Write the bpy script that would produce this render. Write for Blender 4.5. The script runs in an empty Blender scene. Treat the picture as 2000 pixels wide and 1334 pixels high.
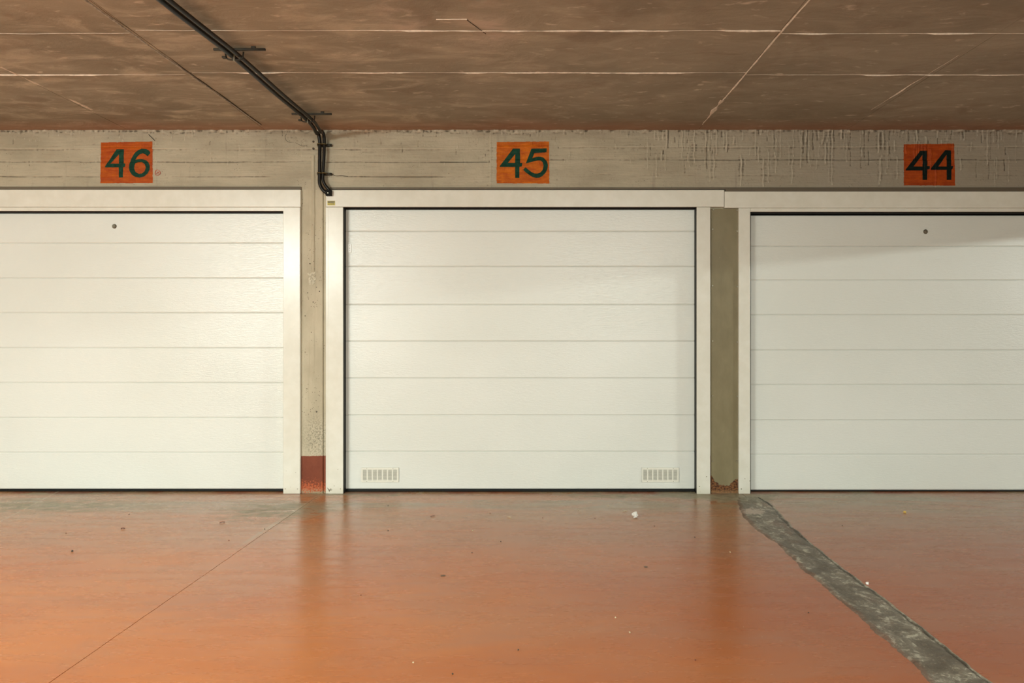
import bpy, bmesh, math, random
import numpy as np
from mathutils import Vector, Matrix

random.seed(7)
SC = bpy.context.scene
COL = SC.collection

# ------------------------------------------------------------------ camera, world, lights
FPX, CAMY, CAMZ, VPX, VPY = 1306.0, 4.8, 1.17, 1040.0, 645.0
cam_d = bpy.data.cameras.new('camera')
cam_d.sensor_width = 36.0
cam_d.lens = 36.0 * FPX / 2000.0
cam_d.shift_x = -(VPX - 1000.0) / 2000.0
cam_d.shift_y = (VPY - 667.0) / 2000.0
cam_d.clip_start = 0.05
cam = bpy.data.objects.new('camera', cam_d)
COL.objects.link(cam)
cam.location = (0, -CAMY, CAMZ)
cam.rotation_euler = (math.radians(90), 0, 0)
SC.camera = cam

w = bpy.data.worlds.new('world')
SC.world = w
w.use_nodes = True
w.node_tree.nodes['Background'].inputs[0].default_value = (0.0, 0.0, 0.0, 1)
w.node_tree.nodes['Background'].inputs[1].default_value = 0.0

SC.view_settings.view_transform = 'Standard'
SC.view_settings.look = 'None'
SC.view_settings.gamma = 1.0
SC.view_settings.use_curve_mapping = False
SC.view_settings.exposure = 0.0


def area(name, loc, rot, sx, sy, power, color, spread=180):
    d = bpy.data.lights.new(name, 'AREA')
    d.shape = 'RECTANGLE'
    d.size, d.size_y = sx, sy
    d.energy = power
    d.color = color
    d.spread = math.radians(spread)
    o = bpy.data.objects.new(name, d)
    COL.objects.link(o)
    o.location = loc
    o.rotation_euler = [math.radians(a) for a in rot]
    return o


FLUO = (0.93, 1.0, 0.93)
# fluorescent luminaires of the garage aisle, all outside the picture; each shines down and, as a bare tube, up
for lx_, ly_, lz_, pd, pu in ((-3.7, -5.6, 2.28, 380, 240), (1.2, -7.0, 2.28, 225, 50), (9.6, -4.2, 2.46, 235, 12)):
    side = lx_ > 9
    area('aisle_light', (lx_, ly_, lz_), (0, 60, 0) if side else (20, 0, 0), 0.04 if side else 1.8, 1.2 if side else 0.10, pd, FLUO)
    area('aisle_uplight', (lx_, ly_, lz_ + 0.04), (180, 0, 0), 0.12 if side else 1.5, 1.5 if side else 0.12, pu, FLUO)


# ------------------------------------------------------------------ pixel helpers (points on known planes)
def PX(px, y=0.0):
    return (px - VPX) * (CAMY + y) / FPX


def PZ(py, y=0.0):
    return CAMZ + (VPY - py) * (CAMY + y) / FPX


def FL(px, py):                                   # a floor point
    d = FPX * CAMZ / (py - VPY)
    return ((px - VPX) * d / FPX, d - CAMY)


CEIL = 2.607


def CL(px, py, z=CEIL):                           # a ceiling point
    d = FPX * (z - CAMZ) / (VPY - py)
    return ((px - VPX) * d / FPX, d - CAMY)


# ------------------------------------------------------------------ node helper
class NT:
    def __init__(self, name):
        self.m = bpy.data.materials.new(name)
        self.m.use_nodes = True
        self.t = self.m.node_tree
        self.t.nodes.clear()
        self.out = self.t.nodes.new('ShaderNodeOutputMaterial')
        self.b = self.t.nodes.new('ShaderNodeBsdfPrincipled')
        self.t.links.new(self.b.outputs[0], self.out.inputs[0])
        self.pos = self.t.nodes.new('ShaderNodeNewGeometry').outputs['Position']

    def link(self, v, sock):
        if isinstance(v, bpy.types.NodeSocket):
            self.t.links.new(v, sock)
        elif isinstance(v, (tuple, list)):
            sock.default_value = tuple(v) + ((1,) if len(v) == 3 and len(sock.default_value) == 4 else ())
        else:
            sock.default_value = v

    def M(self, op, a, b=0.0, c=0.0, clamp=False):
        n = self.t.nodes.new('ShaderNodeMath')
        n.operation = op
        n.use_clamp = clamp
        self.link(a, n.inputs[0]); self.link(b, n.inputs[1]); self.link(c, n.inputs[2])
        return n.outputs[0]

    def scaled(self, s, off=(0, 0, 0), rot=(0, 0, 0)):
        n = self.t.nodes.new('ShaderNodeMapping')
        self.link(self.pos, n.inputs[0])
        n.inputs['Location'].default_value = off
        n.inputs['Rotation'].default_value = rot
        n.inputs['Scale'].default_value = s
        return n.outputs[0]

    def noise(self, s=(1, 1, 1), scale=5, detail=4, rough=0.55, dist=0.0, off=(0, 0, 0), rot=(0, 0, 0)):
        n = self.t.nodes.new('ShaderNodeTexNoise')
        self.link(self.scaled(s, off, rot), n.inputs['Vector'])
        n.inputs['Scale'].default_value = scale
        n.inputs['Detail'].default_value = detail
        n.inputs['Roughness'].default_value = rough
        n.inputs['Distortion'].default_value = dist
        return n.outputs[0]

    def voro(self, s=(1, 1, 1), scale=5, off=(0, 0, 0)):
        n = self.t.nodes.new('ShaderNodeTexVoronoi')
        self.link(self.scaled(s, off), n.inputs['Vector'])
        n.inputs['Scale'].default_value = scale
        return n.outputs['Distance']

    def sep(self):
        n = self.t.nodes.new('ShaderNodeSeparateXYZ')
        self.link(self.pos, n.inputs[0])
        return n.outputs

    def R(self, v, a, b, lo=0.0, hi=1.0, smooth=True):
        n = self.t.nodes.new('ShaderNodeMapRange')
        n.interpolation_type = 'SMOOTHSTEP' if smooth else 'LINEAR'
        self.link(v, n.inputs[0])
        n.inputs[1].default_value, n.inputs[2].default_value = a, b
        n.inputs[3].default_value, n.inputs[4].default_value = lo, hi
        return n.outputs[0]

    def mix(self, f, a, b, mode='MIX'):
        n = self.t.nodes.new('ShaderNodeMix')
        n.data_type = 'RGBA'
        n.blend_type = mode
        self.link(f, n.inputs[0]); self.link(a, n.inputs[6]); self.link(b, n.inputs[7])
        return n.outputs[2]

    def bump(self, h, dist=0.001, strength=1.0, prev=None):
        n = self.t.nodes.new('ShaderNodeBump')
        n.inputs['Distance'].default_value = dist
        n.inputs['Strength'].default_value = strength
        self.link(h, n.inputs['Height'])
        if prev is not None:
            self.link(prev, n.inputs['Normal'])
        return n.outputs[0]

    def gauss(self, x, y, cx, cy, rx, ry):       # soft blob in the plane
        a = self.M('POWER', self.M('ABSOLUTE', self.M('DIVIDE', self.M('SUBTRACT', x, cx), rx)), 2)
        b = self.M('POWER', self.M('ABSOLUTE', self.M('DIVIDE', self.M('SUBTRACT', y, cy), ry)), 2)
        return self.M('EXPONENT', self.M('MULTIPLY', self.M('ADD', a, b), -1.0))

    def done(self, color, rough=0.5, normal=None, metal=0.0, spec=0.5):
        self.link(color, self.b.inputs['Base Color'])
        self.link(rough, self.b.inputs['Roughness'])
        self.link(metal, self.b.inputs['Metallic'])
        self.link(spec, self.b.inputs['Specular IOR Level'])
        if normal is not None:
            self.link(normal, self.b.inputs['Normal'])
        return self.m


# ------------------------------------------------------------------ materials
def mat_ceiling():
    n = NT('ceiling concrete')
    x, y, z = n.sep()
    big = n.noise((0.55, 1.0, 1), 1.6, 5, 0.6, 0.6)
    mid = n.noise((0.5, 1.3, 1), 5.0, 6, 0.65, 0.8, rot=(0, 0, 0.25))
    c = n.mix(n.R(big, 0.3, 0.7), (0.240, 0.207, 0.152), (0.34, 0.298, 0.225))
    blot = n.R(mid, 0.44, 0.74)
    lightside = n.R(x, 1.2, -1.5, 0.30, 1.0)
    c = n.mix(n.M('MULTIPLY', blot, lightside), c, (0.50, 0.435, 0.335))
    fl = n.noise((0.6, 1.6, 1), 16, 3, 0.6, 0.4, off=(3, 1, 0))
    c = n.mix(n.R(fl, 0.60, 0.76, 0, 0.75), c, (0.64, 0.55, 0.44))
    dk = n.noise((0.8, 1.2, 1), 3.1, 5, 0.6, 0.5, off=(9, 4, 0))
    c = n.mix(n.R(dk, 0.52, 0.72, 0, 0.45), c, (0.19, 0.137, 0.095))
    # rosier tone towards the wall
    c = n.mix(n.R(y, -0.28, -0.02, 0, 0.45), c, (0.42, 0.20, 0.13))
    # repaired patch
    g = n.M('ADD', n.gauss(x, y, -0.60, -1.76, 0.10, 0.20), n.gauss(x, y, -0.22, -1.62, 0.13, 0.20))
    g2 = n.M('MULTIPLY', g, n.R(mid, 0.38, 0.6))
    c = n.mix(n.M('MULTIPLY', g2, 0.9), c, (0.54, 0.44, 0.36))
    fine = n.noise((1, 1, 1), 120, 3, 0.6)
    nm = n.bump(fine, 0.0015, 0.4)
    nm = n.bump(mid, 0.012, 0.6, nm)
    return n.done(c, 0.72, nm, spec=0.25)


def mat_lintel():
    n = NT('board marked concrete')
    x, y, z = n.sep()
    a = n.noise((0.6, 1, 1.5), 3.0, 5, 0.6)
    c = n.mix(n.R(a, 0.3, 0.7), (0.36, 0.315, 0.225), (0.50, 0.445, 0.33))
    grain = n.noise((1, 1, 14), 9, 4, 0.6, off=(0, 0, 2))
    c = n.mix(n.R(grain, 0.5, 0.75, 0, 0.25), c, (0.25, 0.215, 0.155))
    run = n.noise((9, 1, 0.7), 3.0, 4, 0.6, off=(5, 0, 0))
    c = n.mix(n.R(run, 0.58, 0.75, 0, 0.45), c, (0.25, 0.21, 0.16))
    # darker and greyer towards the right-hand end and along the top
    grey_end = n.M('MULTIPLY', n.R(x, 0.3, 2.6, 0.05, 0.75), n.R(a, 0.2, 0.75, 0.55, 1.0))
    c = n.mix(grey_end, c, (0.26, 0.225, 0.185))
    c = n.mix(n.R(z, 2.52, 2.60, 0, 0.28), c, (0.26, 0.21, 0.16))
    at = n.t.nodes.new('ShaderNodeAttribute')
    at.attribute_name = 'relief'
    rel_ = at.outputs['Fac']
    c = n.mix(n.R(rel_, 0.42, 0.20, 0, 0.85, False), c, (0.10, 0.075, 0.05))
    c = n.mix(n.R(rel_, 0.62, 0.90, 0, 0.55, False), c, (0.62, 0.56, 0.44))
    pit = n.voro((1, 1, 1), 55)
    pm = n.noise((1, 1, 1), 7, 2, 0.5, off=(2, 2, 2))
    pits = n.M('MULTIPLY', n.R(pit, 0.16, 0.08), n.R(pm, 0.5, 0.62))
    c = n.mix(pits, c, (0.11, 0.085, 0.055))
    nm = n.bump(n.noise((1, 1, 1), 180, 3, 0.6), 0.0008, 0.6)
    nm = n.bump(n.noise((1.2, 1, 1), 45, 4, 0.65), 0.004, 0.6, nm)
    nm = n.bump(pits, 0.002, -1.0, nm) if False else nm
    return n.done(c, 0.6, nm, spec=0.35)


def mat_column():
    n = NT('column concrete')
    x, y, z = n.sep()
    a = n.noise((1, 1, 0.6), 5.0, 5, 0.6)
    c = n.mix(n.R(a, 0.3, 0.7), (0.44, 0.385, 0.275), (0.56, 0.50, 0.37))
    st = n.noise((14, 1, 0.5), 3, 4, 0.6, off=(5, 0, 0))
    c = n.mix(n.R(st, 0.55, 0.75, 0, 0.35), c, (0.27, 0.22, 0.15))
    pit = n.voro((1, 1, 1), 60)
    pm = n.noise((1, 1, 1), 6, 2, 0.5, off=(2, 7, 2))
    c = n.mix(n.M('MULTIPLY', n.R(pit, 0.2, 0.1), n.R(pm, 0.5, 0.6)), c, (0.12, 0.09, 0.06))
    # rough grimy zone over the painted foot
    gr = n.noise((1, 1, 1), 85, 3, 0.7)
    zone = n.gauss(x, z, -1.55, 0.40, 0.09, 0.14)
    c = n.mix(n.M('MULTIPLY', n.R(gr, 0.45, 0.6), n.M('MULTIPLY', zone, 0.7)), c, (0.13, 0.125, 0.09))
    # red-brown painted foot
    ed = n.M('ADD', z, n.M('MULTIPLY', n.M('SUBTRACT', n.noise((1, 1, 1), 22, 3, 0.6), 0.5), 0.018))
    red = n.mix(n.R(a, 0.3, 0.7), (0.17, 0.040, 0.018), (0.23, 0.060, 0.028))
    chip = n.R(n.M('ADD', z, n.M('MULTIPLY', n.M('SUBTRACT', gr, 0.5), 0.35)), 0.085, 0.04)
    red = n.mix(chip, red, (0.46, 0.105, 0.038))
    chip2 = n.R(n.M('ADD', z, n.M('MULTIPLY', n.M('SUBTRACT', gr, 0.5), 0.18)), 0.03, 0.0)
    red = n.mix(chip2, red, (0.33, 0.27, 0.17))
    c = n.mix(n.R(ed, 0.270, 0.266), c, red)
    nm = n.bump(gr, 0.002, 0.5)
    return n.done(c, 0.6, nm, spec=0.3)


def mat_floor():
    n = NT('painted floor')
    x, y, z = n.sep()
    a = n.noise((0.5, 1.2, 1), 1.3, 5, 0.6, 0.3)
    c = n.mix(n.R(a, 0.3, 0.72), (0.46, 0.128, 0.026), (0.55, 0.175, 0.037))
    st = n.noise((0.25, 2.2, 1), 7.0, 5, 0.6, 0.2)
    c = n.mix(n.R(st, 0.5, 0.75, 0, 0.25), c, (0.40, 0.17, 0.09))
    # darker, redder colour to the right: falloff of the left-hand light painted in
    c = n.mix(n.R(x, -0.8, 1.6, 0, 0.7), c, (0.30, 0.068, 0.022))
    c = n.mix(n.R(n.noise((0.4, 1, 1), 2.4, 5, 0.65, 0.6, off=(8, 3, 0)), 0.4, 0.7, 0, 0.35), c, (0.34, 0.165, 0.095))
    # pale film in front of the doors: dust plus their white reflection, painted in
    dst = n.noise((0.35, 1.4, 1), 3.0, 5, 0.65, 0.5, off=(4, 1, 0))
    near = n.M('MULTIPLY', n.R(y, -1.7, -0.15), n.R(dst, 0.25, 0.62, 0.35, 1.0))
    c = n.mix(n.M('MULTIPLY', near, 0.75), c, (0.33, 0.215, 0.120))
    near2 = n.M('MULTIPLY', n.R(y, -0.75, -0.08), n.R(dst, 0.45, 0.65))
    c = n.mix(n.M('MULTIPLY', near2, 0.7), c, (0.25, 0.215, 0.13))
    # bare grey-green concrete where the paint has gone beside the column
    edge = n.noise((1, 2.0, 1), 9, 5, 0.65, 0.4)
    bx, by = FL(540, 1000)
    g1 = n.M('ADD', n.gauss(x, y, bx, by, 0.42, 0.30), n.gauss(x, y, -1.2, 0.0, 0.5, 0.13))
    g2 = n.M('ADD', g1, n.gauss(x, y, -3.3, -0.35, 0.9, 0.22))
    g3 = n.M('ADD', g2, n.gauss(x, y, 0.55, -0.05, 0.5, 0.13))
    g3 = n.M('ADD', g3, n.M('MULTIPLY', n.gauss(x, y, 1.40, -0.02, 0.36, 0.18), 2.3))
    g3 = n.M('ADD', g3, n.gauss(x, y, 1.48, -0.10, 0.16, 0.20))
    bare = n.R(n.M('MULTIPLY', g3, n.R(edge, 0.3, 0.7, 0.3, 1.35)), 0.25, 1.0, 0, 0.85)
    c = n.mix(bare, c, n.mix(n.R(n.noise((0.7, 1.6, 1), 24, 5, 0.7, 0.5), 0.35, 0.7), (0.19, 0.17, 0.105), (0.40, 0.345, 0.23)))
    # red remains along the door thresholds
    rem = n.M('MULTIPLY', n.R(y, -0.06, 0.0), n.R(n.noise((1, 1, 1), 2.2, 2, 0.5), 0.46, 0.54))
    c = n.mix(n.M('MULTIPLY', rem, 0.6), c, (0.25, 0.055, 0.025))
    # swept scratches towards the right
    sc = n.noise((0.5, 6, 1), 6, 4, 0.7, 0.2, rot=(0, 0, -0.45))
    scm = n.M('MULTIPLY', n.R(sc, 0.62, 0.72), n.M('MULTIPLY', n.R(y, -1.3, -0.3), n.R(x, 0.5, 2.2, 0.1, 0.6)))
    c = n.mix(scm, c, (0.45, 0.36, 0.27))
    # pale scuffs and spatter
    sp = n.noise((1, 1, 1), 38, 3, 0.7)
    spm = n.M('MULTIPLY', n.R(sp, 0.66, 0.72), n.R(n.noise((0.6, 1, 1), 2.2, 2, 0.5, off=(1, 8, 0)), 0.5, 0.66))
    c = n.mix(n.M('MULTIPLY', spm, 0.55), c, (0.55, 0.33, 0.20))
    # old scraped line at far left
    p0, p1 = FL(110, 962), FL(-60, 1050)
    dx, dy = p1[0] - p0[0], p1[1] - p0[1]
    L = math.hypot(dx, dy)
    dist = n.M('ABSOLUTE', n.M('ADD', n.M('MULTIPLY', n.M('SUBTRACT', x, p0[0]), dy / L),
                               n.M('MULTIPLY', n.M('SUBTRACT', y, p0[1]), -dx / L)))
    lm = n.M('MULTIPLY', n.R(dist, 0.010, 0.003), n.R(edge, 0.4, 0.6))
    lm = n.M('MULTIPLY', lm, n.R(x, -3.2, -3.3))
    c = n.mix(n.M('MULTIPLY', lm, 0.6), c, (0.60, 0.50, 0.36))
    # pale smear on the joint close to the column
    p0, p1 = FL(612, 975), FL(470, 1066)
    dx, dy = p1[0] - p0[0], p1[1] - p0[1]
    L = math.hypot(dx, dy)
    dist = n.M('ABSOLUTE', n.M('ADD', n.M('MULTIPLY', n.M('SUBTRACT', x, p0[0]), dy / L),
                               n.M('MULTIPLY', n.M('SUBTRACT', y, p0[1]), -dx / L)))
    lm = n.M('MULTIPLY', n.R(dist, 0.03, 0.0), n.R(y, -1.3, -1.0))
    c = n.mix(n.M('MULTIPLY', lm, 0.45), c, (0.42, 0.33, 0.22))
    rough = n.R(n.noise((0.5, 2.5, 1), 6, 4, 0.6, off=(7, 0, 0)), 0.3, 0.7, 0.21, 0.31)
    rough = n.M('ADD', rough, n.M('MULTIPLY', bare, 0.25))
    h = n.noise((1, 1, 1), 4.5, 3, 0.55)
    nm = n.bump(h, 0.004, 0.5)
    nm = n.bump(n.noise((0.7, 1.6, 1), 14, 3, 0.6), 0.0005, 0.35, nm)
    return n.done(c, rough, nm, spec=0.5)


def mat_patch():
    n = NT('cement repair')
    a = n.noise((1, 0.6, 1), 7.0, 6, 0.68, 1.2, rot=(0, 0, 0.1))
    b = n.noise((1, 1, 1), 30, 5, 0.7, 0.6)
    x, y, z = n.sep()
    c = n.mix(n.R(a, 0.32, 0.68), (0.110, 0.088, 0.064), (0.225, 0.195, 0.148))
    c = n.mix(n.R(n.noise((1, 0.7, 1), 5, 3, 0.5, off=(3, 3, 0)), 0.52, 0.66, 0, 0.55), c, (0.20, 0.115, 0.080))
    wm = n.M('MULTIPLY', n.R(b, 0.48, 0.62), n.R(a, 0.44, 0.58))
    c = n.mix(n.M('MULTIPLY', wm, 0.9), c, (0.52, 0.48, 0.38))
    wx, wy = FL(1470, 1000)
    c = n.mix(n.R(n.M('MULTIPLY', n.gauss(x, y, wx, wy, 0.10, 0.09), n.R(b, 0.3, 0.6, 0.6, 1.1)), 0.45, 0.7, 0, 0.75), c, (0.55, 0.44, 0.36))
    c = n.mix(n.R(y, -0.42, -0.1, 0, 0.6), c, (0.27, 0.25, 0.155))
    at = n.t.nodes.new('ShaderNodeAttribute')
    at.attribute_name = 'across'
    s_ = at.outputs['Fac']
    jit = n.M('MULTIPLY', n.M('SUBTRACT', n.noise((1, 1, 1), 14, 3, 0.6), 0.5), 0.10)
    s_ = n.M('ADD', s_, jit)
    dl = n.M('ABSOLUTE', n.M('SUBTRACT', s_, 0.91))
    c = n.mix(n.R(dl, 0.035, 0.008, 0, 0.75), c, (0.045, 0.038, 0.026))
    pl_ = n.M('ABSOLUTE', n.M('SUBTRACT', s_, 0.975))
    c = n.mix(n.R(pl_, 0.035, 0.008, 0, 0.6), c, (0.42, 0.36, 0.26))
    c = n.mix(n.R(s_, 0.16, 0.04, 0, 0.45), c, (0.20, 0.085, 0.05))
    f = n.noise((1, 1, 1), 90, 4, 0.7)
    c = n.mix(n.R(f, 0.55, 0.7, 0, 0.5), c, (0.40, 0.36, 0.27))
    nm = n.bump(b, 0.006, 0.9)
    nm = n.bump(f, 0.002, 0.7, nm)
    return n.done(c, 0.48, nm, spec=0.4)


def mat_door():
    n = NT('white steel door')
    g = n.noise((1.0, 1, 5.0), 26, 5, 0.68, 0.6)
    g2 = n.noise((1, 1, 1.6), 120, 3, 0.6)
    nm = n.bump(g, 0.0024, 0.6)
    nm = n.bump(g2, 0.0006, 0.4, nm)
    v = n.noise((0.4, 1, 0.6), 2.0, 3, 0.5)
    c = n.mix(n.R(v, 0.3, 0.7), (0.745, 0.765, 0.715), (0.79, 0.81, 0.765))
    return n.done(c, 0.25, nm, spec=0.7)


def mat_frame():
    n = NT('cream painted frame')
    x, y, z = n.sep()
    v = n.noise((3, 1, 3), 3.0, 4, 0.6)
    c = n.mix(n.R(v, 0.3, 0.75), (0.74, 0.725, 0.635), (0.80, 0.79, 0.71))
    sp = n.noise((1, 1, 1), 60, 2, 0.5)
    lo = n.R(z, 0.30, 0.02, 0.0, 1.0)
    c = n.mix(n.M('MULTIPLY', n.R(sp, 0.72, 0.76), lo), c, (0.25, 0.2, 0.13))
    c = n.mix(n.M('MULTIPLY', n.R(z, 0.06, 0.0), 0.30), c, (0.45, 0.40, 0.28))
    nm = n.bump(n.noise((1, 1, 1), 90, 3, 0.5), 0.0003, 0.5)
    return n.done(c, 0.28, nm, spec=0.5)


def mat_cover():
    n = NT('olive cover plate')
    x, y, z = n.sep()
    a = n.noise((2, 1, 1), 4, 5, 0.6)
    c = n.mix(n.R(a, 0.3, 0.7), (0.200, 0.166, 0.090), (0.245, 0.208, 0.118))
    pl = n.noise((1, 1, 0.5), 30, 3, 0.7)
    c = n.mix(n.R(pl, 0.68, 0.75, 0, 0.4), c, (0.38, 0.34, 0.22))
    # rust eaten foot: high at both edges, low in the middle
    xc = (PX(1388) + PX(1443)) / 2
    u = n.M('ABSOLUTE', n.M('DIVIDE', n.M('SUBTRACT', x, xc), 0.10))
    lim = n.M('ADD', n.M('MULTIPLY', n.M('POWER', u, 3.0), 0.075), 0.062)
    lim = n.M('ADD', lim, n.M('MULTIPLY', n.M('SUBTRACT', n.noise((1, 1, 1), 26, 4, 0.6), 0.5), 0.09))
    d = n.M('SUBTRACT', lim, z)
    rustc = n.mix(n.R(n.noise((1, 1, 1.5), 70, 5, 0.75), 0.42, 0.6), (0.055, 0.018, 0.008), (0.25, 0.105, 0.035))
    rustc = n.mix(n.R(z, 0.035, 0.0, 0, 0.55), rustc, (0.30, 0.18, 0.085))
    c = n.mix(n.R(d, -0.002, 0.004), c, rustc)
    rm = n.R(d, 0.0, 0.006)
    nm = n.bump(n.M('MULTIPLY', n.noise((1, 1, 1), 60, 4, 0.7), n.M('ADD', rm, 0.12)), 0.006, 0.7)
    return n.done(c, n.R(rm, 0, 1, 0.42, 0.85), nm, spec=0.4)


def mat_sign(name, base, dark, dirty):
    n = NT(name)
    x, y, z = n.sep()
    a = n.noise((2, 1, 6), 5, 5, 0.65)
    c = n.mix(n.R(a, 0.35, 0.7), dark, base)
    r = n.noise((14, 1, 1.2), 7, 3, 0.6)
    c = n.mix(n.R(r, 0.5, 0.75, 0, dirty), c, (dark[0] * .7, dark[1] * .6, dark[2] * .6))
    ch = n.noise((1, 1, 1), 90, 3, 0.6)
    c = n.mix(n.R(ch, 0.72, 0.76, 0, 0.5), c, (0.45, 0.38, 0.28))
    nm = n.bump(n.noise((1, 1, 3), 70, 3, 0.6), 0.0015, 0.6)
    return n.done(c, 0.55, nm, spec=0.2)


def plain(name, col, rough=0.5, metal=0.0, var=0.15, scale=30, spec=0.5, bump=0.0005):
    n = NT(name)
    a = n.noise((1, 1, 1), scale, 3, 0.6)
    c = n.mix(n.R(a, 0.3, 0.7), tuple(v * (1 - var) for v in col), tuple(min(1, v * (1 + var)) for v in col))
    return n.done(c, rough, n.bump(a, bump, 0.5), metal, spec)


M_CEIL, M_LINTEL, M_COLUMN = mat_ceiling(), mat_lintel(), mat_column()
M_FLOOR, M_PATCH, M_DOOR, M_FRAME, M_COVER = mat_floor(), mat_patch(), mat_door(), mat_frame(), mat_cover()
M_SIGN46 = mat_sign('orange paint 46', (0.50, 0.105, 0.006), (0.36, 0.055, 0.005), 0.4)
M_SIGN45 = mat_sign('orange paint 45', (0.64, 0.165, 0.006), (0.42, 0.080, 0.005), 0.3)
M_SIGN44 = mat_sign('orange paint 44', (0.44, 0.075, 0.006), (0.30, 0.042, 0.005), 0.5)
M_GREEN = plain('dark green paint', (0.006, 0.045, 0.026), 0.6, var=0.3, spec=0.15)
M_GREEND = plain('blackened green paint', (0.003, 0.010, 0.008), 0.6, var=0.3, spec=0.15)
M_BLACK = plain('black rubber', (0.004, 0.0035, 0.003), 0.6, spec=0.15)
M_SEAL = plain('door seal rubber', (0.010, 0.011, 0.010), 0.5, spec=0.2)
M_DARKBROWN = plain('dark brown seal', (0.012, 0.006, 0.004), 0.7, spec=0.1)
M_CONDUIT = plain('black conduit', (0.009, 0.007, 0.005), 0.36, var=0.25, spec=0.3)
M_RAIL = plain('dirty bracket steel', (0.030, 0.025, 0.017), 0.5, 0.2, var=0.3, spec=0.3)
M_CLIP = plain('tarnished brass clip', (0.14, 0.10, 0.035), 0.45, 0.5, var=0.4)
M_STEEL = plain('screw steel', (0.38, 0.35, 0.27), 0.35, 0.8)
M_LOCK = plain('lock metal', (0.20, 0.18, 0.13), 0.35, 0.7)
M_PLASTIC = plain('white plastic', (0.93, 0.94, 0.91), 0.35, var=0.01)
M_VENT = plain('ivory vent plastic', (0.80, 0.79, 0.70), 0.4, var=0.02)
M_GREY = plain('vent recess', (0.17, 0.165, 0.135), 0.6)
M_YELLOW = plain('yellow sticker', (0.55, 0.43, 0.03), 0.4)
M_OLIVE = plain('olive print', (0.20, 0.16, 0.03), 0.4)
M_INK = plain('dark print', (0.05, 0.045, 0.02), 0.5)
M_FIN = plain('pale cement fin', (0.68, 0.57, 0.46), 0.7, var=0.15, scale=40, bump=0.002)
M_FINGREY = plain('grey mortar joint', (0.34, 0.31, 0.26), 0.7, var=0.35, scale=60, bump=0.003)
M_CRACK = plain('dark crack', (0.07, 0.055, 0.04), 0.8)
M_REDPEN = plain('red marker', (0.50, 0.12, 0.07), 0.5)
M_DARKFLOOR = plain('joint filler', (0.09, 0.05, 0.03), 0.8)
M_PAPER = plain('white paper', (0.85, 0.83, 0.78), 0.7, var=0.05)
M_STRAW = plain('straw', (0.62, 0.52, 0.34), 0.7)
M_DIRT = plain('dark dirt', (0.055, 0.045, 0.032), 0.8, var=0.3)
M_DRYDIRT = plain('dried dirt', (0.17, 0.11, 0.07), 0.6, var=0.3)
M_CRUMBRED = plain('reddish crumb', (0.16, 0.055, 0.030), 0.8)
M_YBIT = plain('yellow bit', (0.75, 0.50, 0.10), 0.6)
M_AISLE = plain('grey aisle concrete', (0.40, 0.38, 0.33), 0.6, var=0.1, scale=6)
M_WALL = plain('aisle wall paint', (0.66, 0.63, 0.54), 0.7, var=0.08, scale=4)
M_PATCHMORT = plain('pale patch mortar', (0.58, 0.54, 0.42), 0.75, var=0.15, scale=80, bump=0.004)


# ------------------------------------------------------------------ object helpers
def link(name, me, mats, parent=None):
    for m in (mats if isinstance(mats, (list, tuple)) else [mats]):
        me.materials.append(m)
    o = bpy.data.objects.new(name, me)
    COL.objects.link(o)
    if parent:
        o.parent = parent
    return o


def obj(name, bm, mats, parent=None, smooth=False):
    me = bpy.data.meshes.new(name)
    bmesh.ops.recalc_face_normals(bm, faces=bm.faces)
    bm.to_mesh(me)
    bm.free()
    if smooth:
        for p in me.polygons:
            p.use_smooth = True
    return link(name, me, mats, parent)


def tag(o, label=None, cat=None, group=None, kind=None):
    if label: o['label'] = label
    if cat: o['category'] = cat
    if group: o['group'] = group
    if kind: o['kind'] = kind
    return o


def empty(name, loc=(0, 0, 0)):
    o = bpy.data.objects.new(name, None)
    o.empty_display_size = 0.1
    COL.objects.link(o)
    o.location = loc
    return o


def box(bm, x0, x1, y0, y1, z0, z1, bev=0.0, seg=2):
    r = bmesh.ops.create_cube(bm, size=1.0)
    vs = r['verts']
    for v in vs:
        v.co = Vector((x0 + (v.co.x + .5) * (x1 - x0), y0 + (v.co.y + .5) * (y1 - y0), z0 + (v.co.z + .5) * (z1 - z0)))
    if bev > 0:
        es = list({e for v in vs for e in v.link_edges})
        bmesh.ops.bevel(bm, geom=es, offset=bev, segments=seg, affect='EDGES', profile=0.5)
    return bm


def bx(name, dims, mat, parent=None, bev=0.0, seg=2, smooth=False):
    return obj(name, box(bmesh.new(), *dims, bev=bev, seg=seg), mat, parent, smooth)


def rel(o, root):
    """children are modelled in world space; keep them there under a root with a location"""
    o.location = Vector(o.location) - Vector(root.location)
    return o


def catmull(pts, n=8):
    pts = [Vector(p) for p in pts]
    out = []
    P = [2 * pts[0] - pts[1]] + pts + [2 * pts[-1] - pts[-2]]
    for i in range(1, len(P) - 2):
        for k in range(n):
            t = k / n
            a, b, c, d = P[i - 1], P[i], P[i + 1], P[i + 2]
            out.append(0.5 * ((2 * b) + (c - a) * t + (2 * a - 5 * b + 4 * c - d) * t * t + (3 * b - a - 3 * c + d) * t ** 3))
    out.append(pts[-1])
    return out


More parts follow.
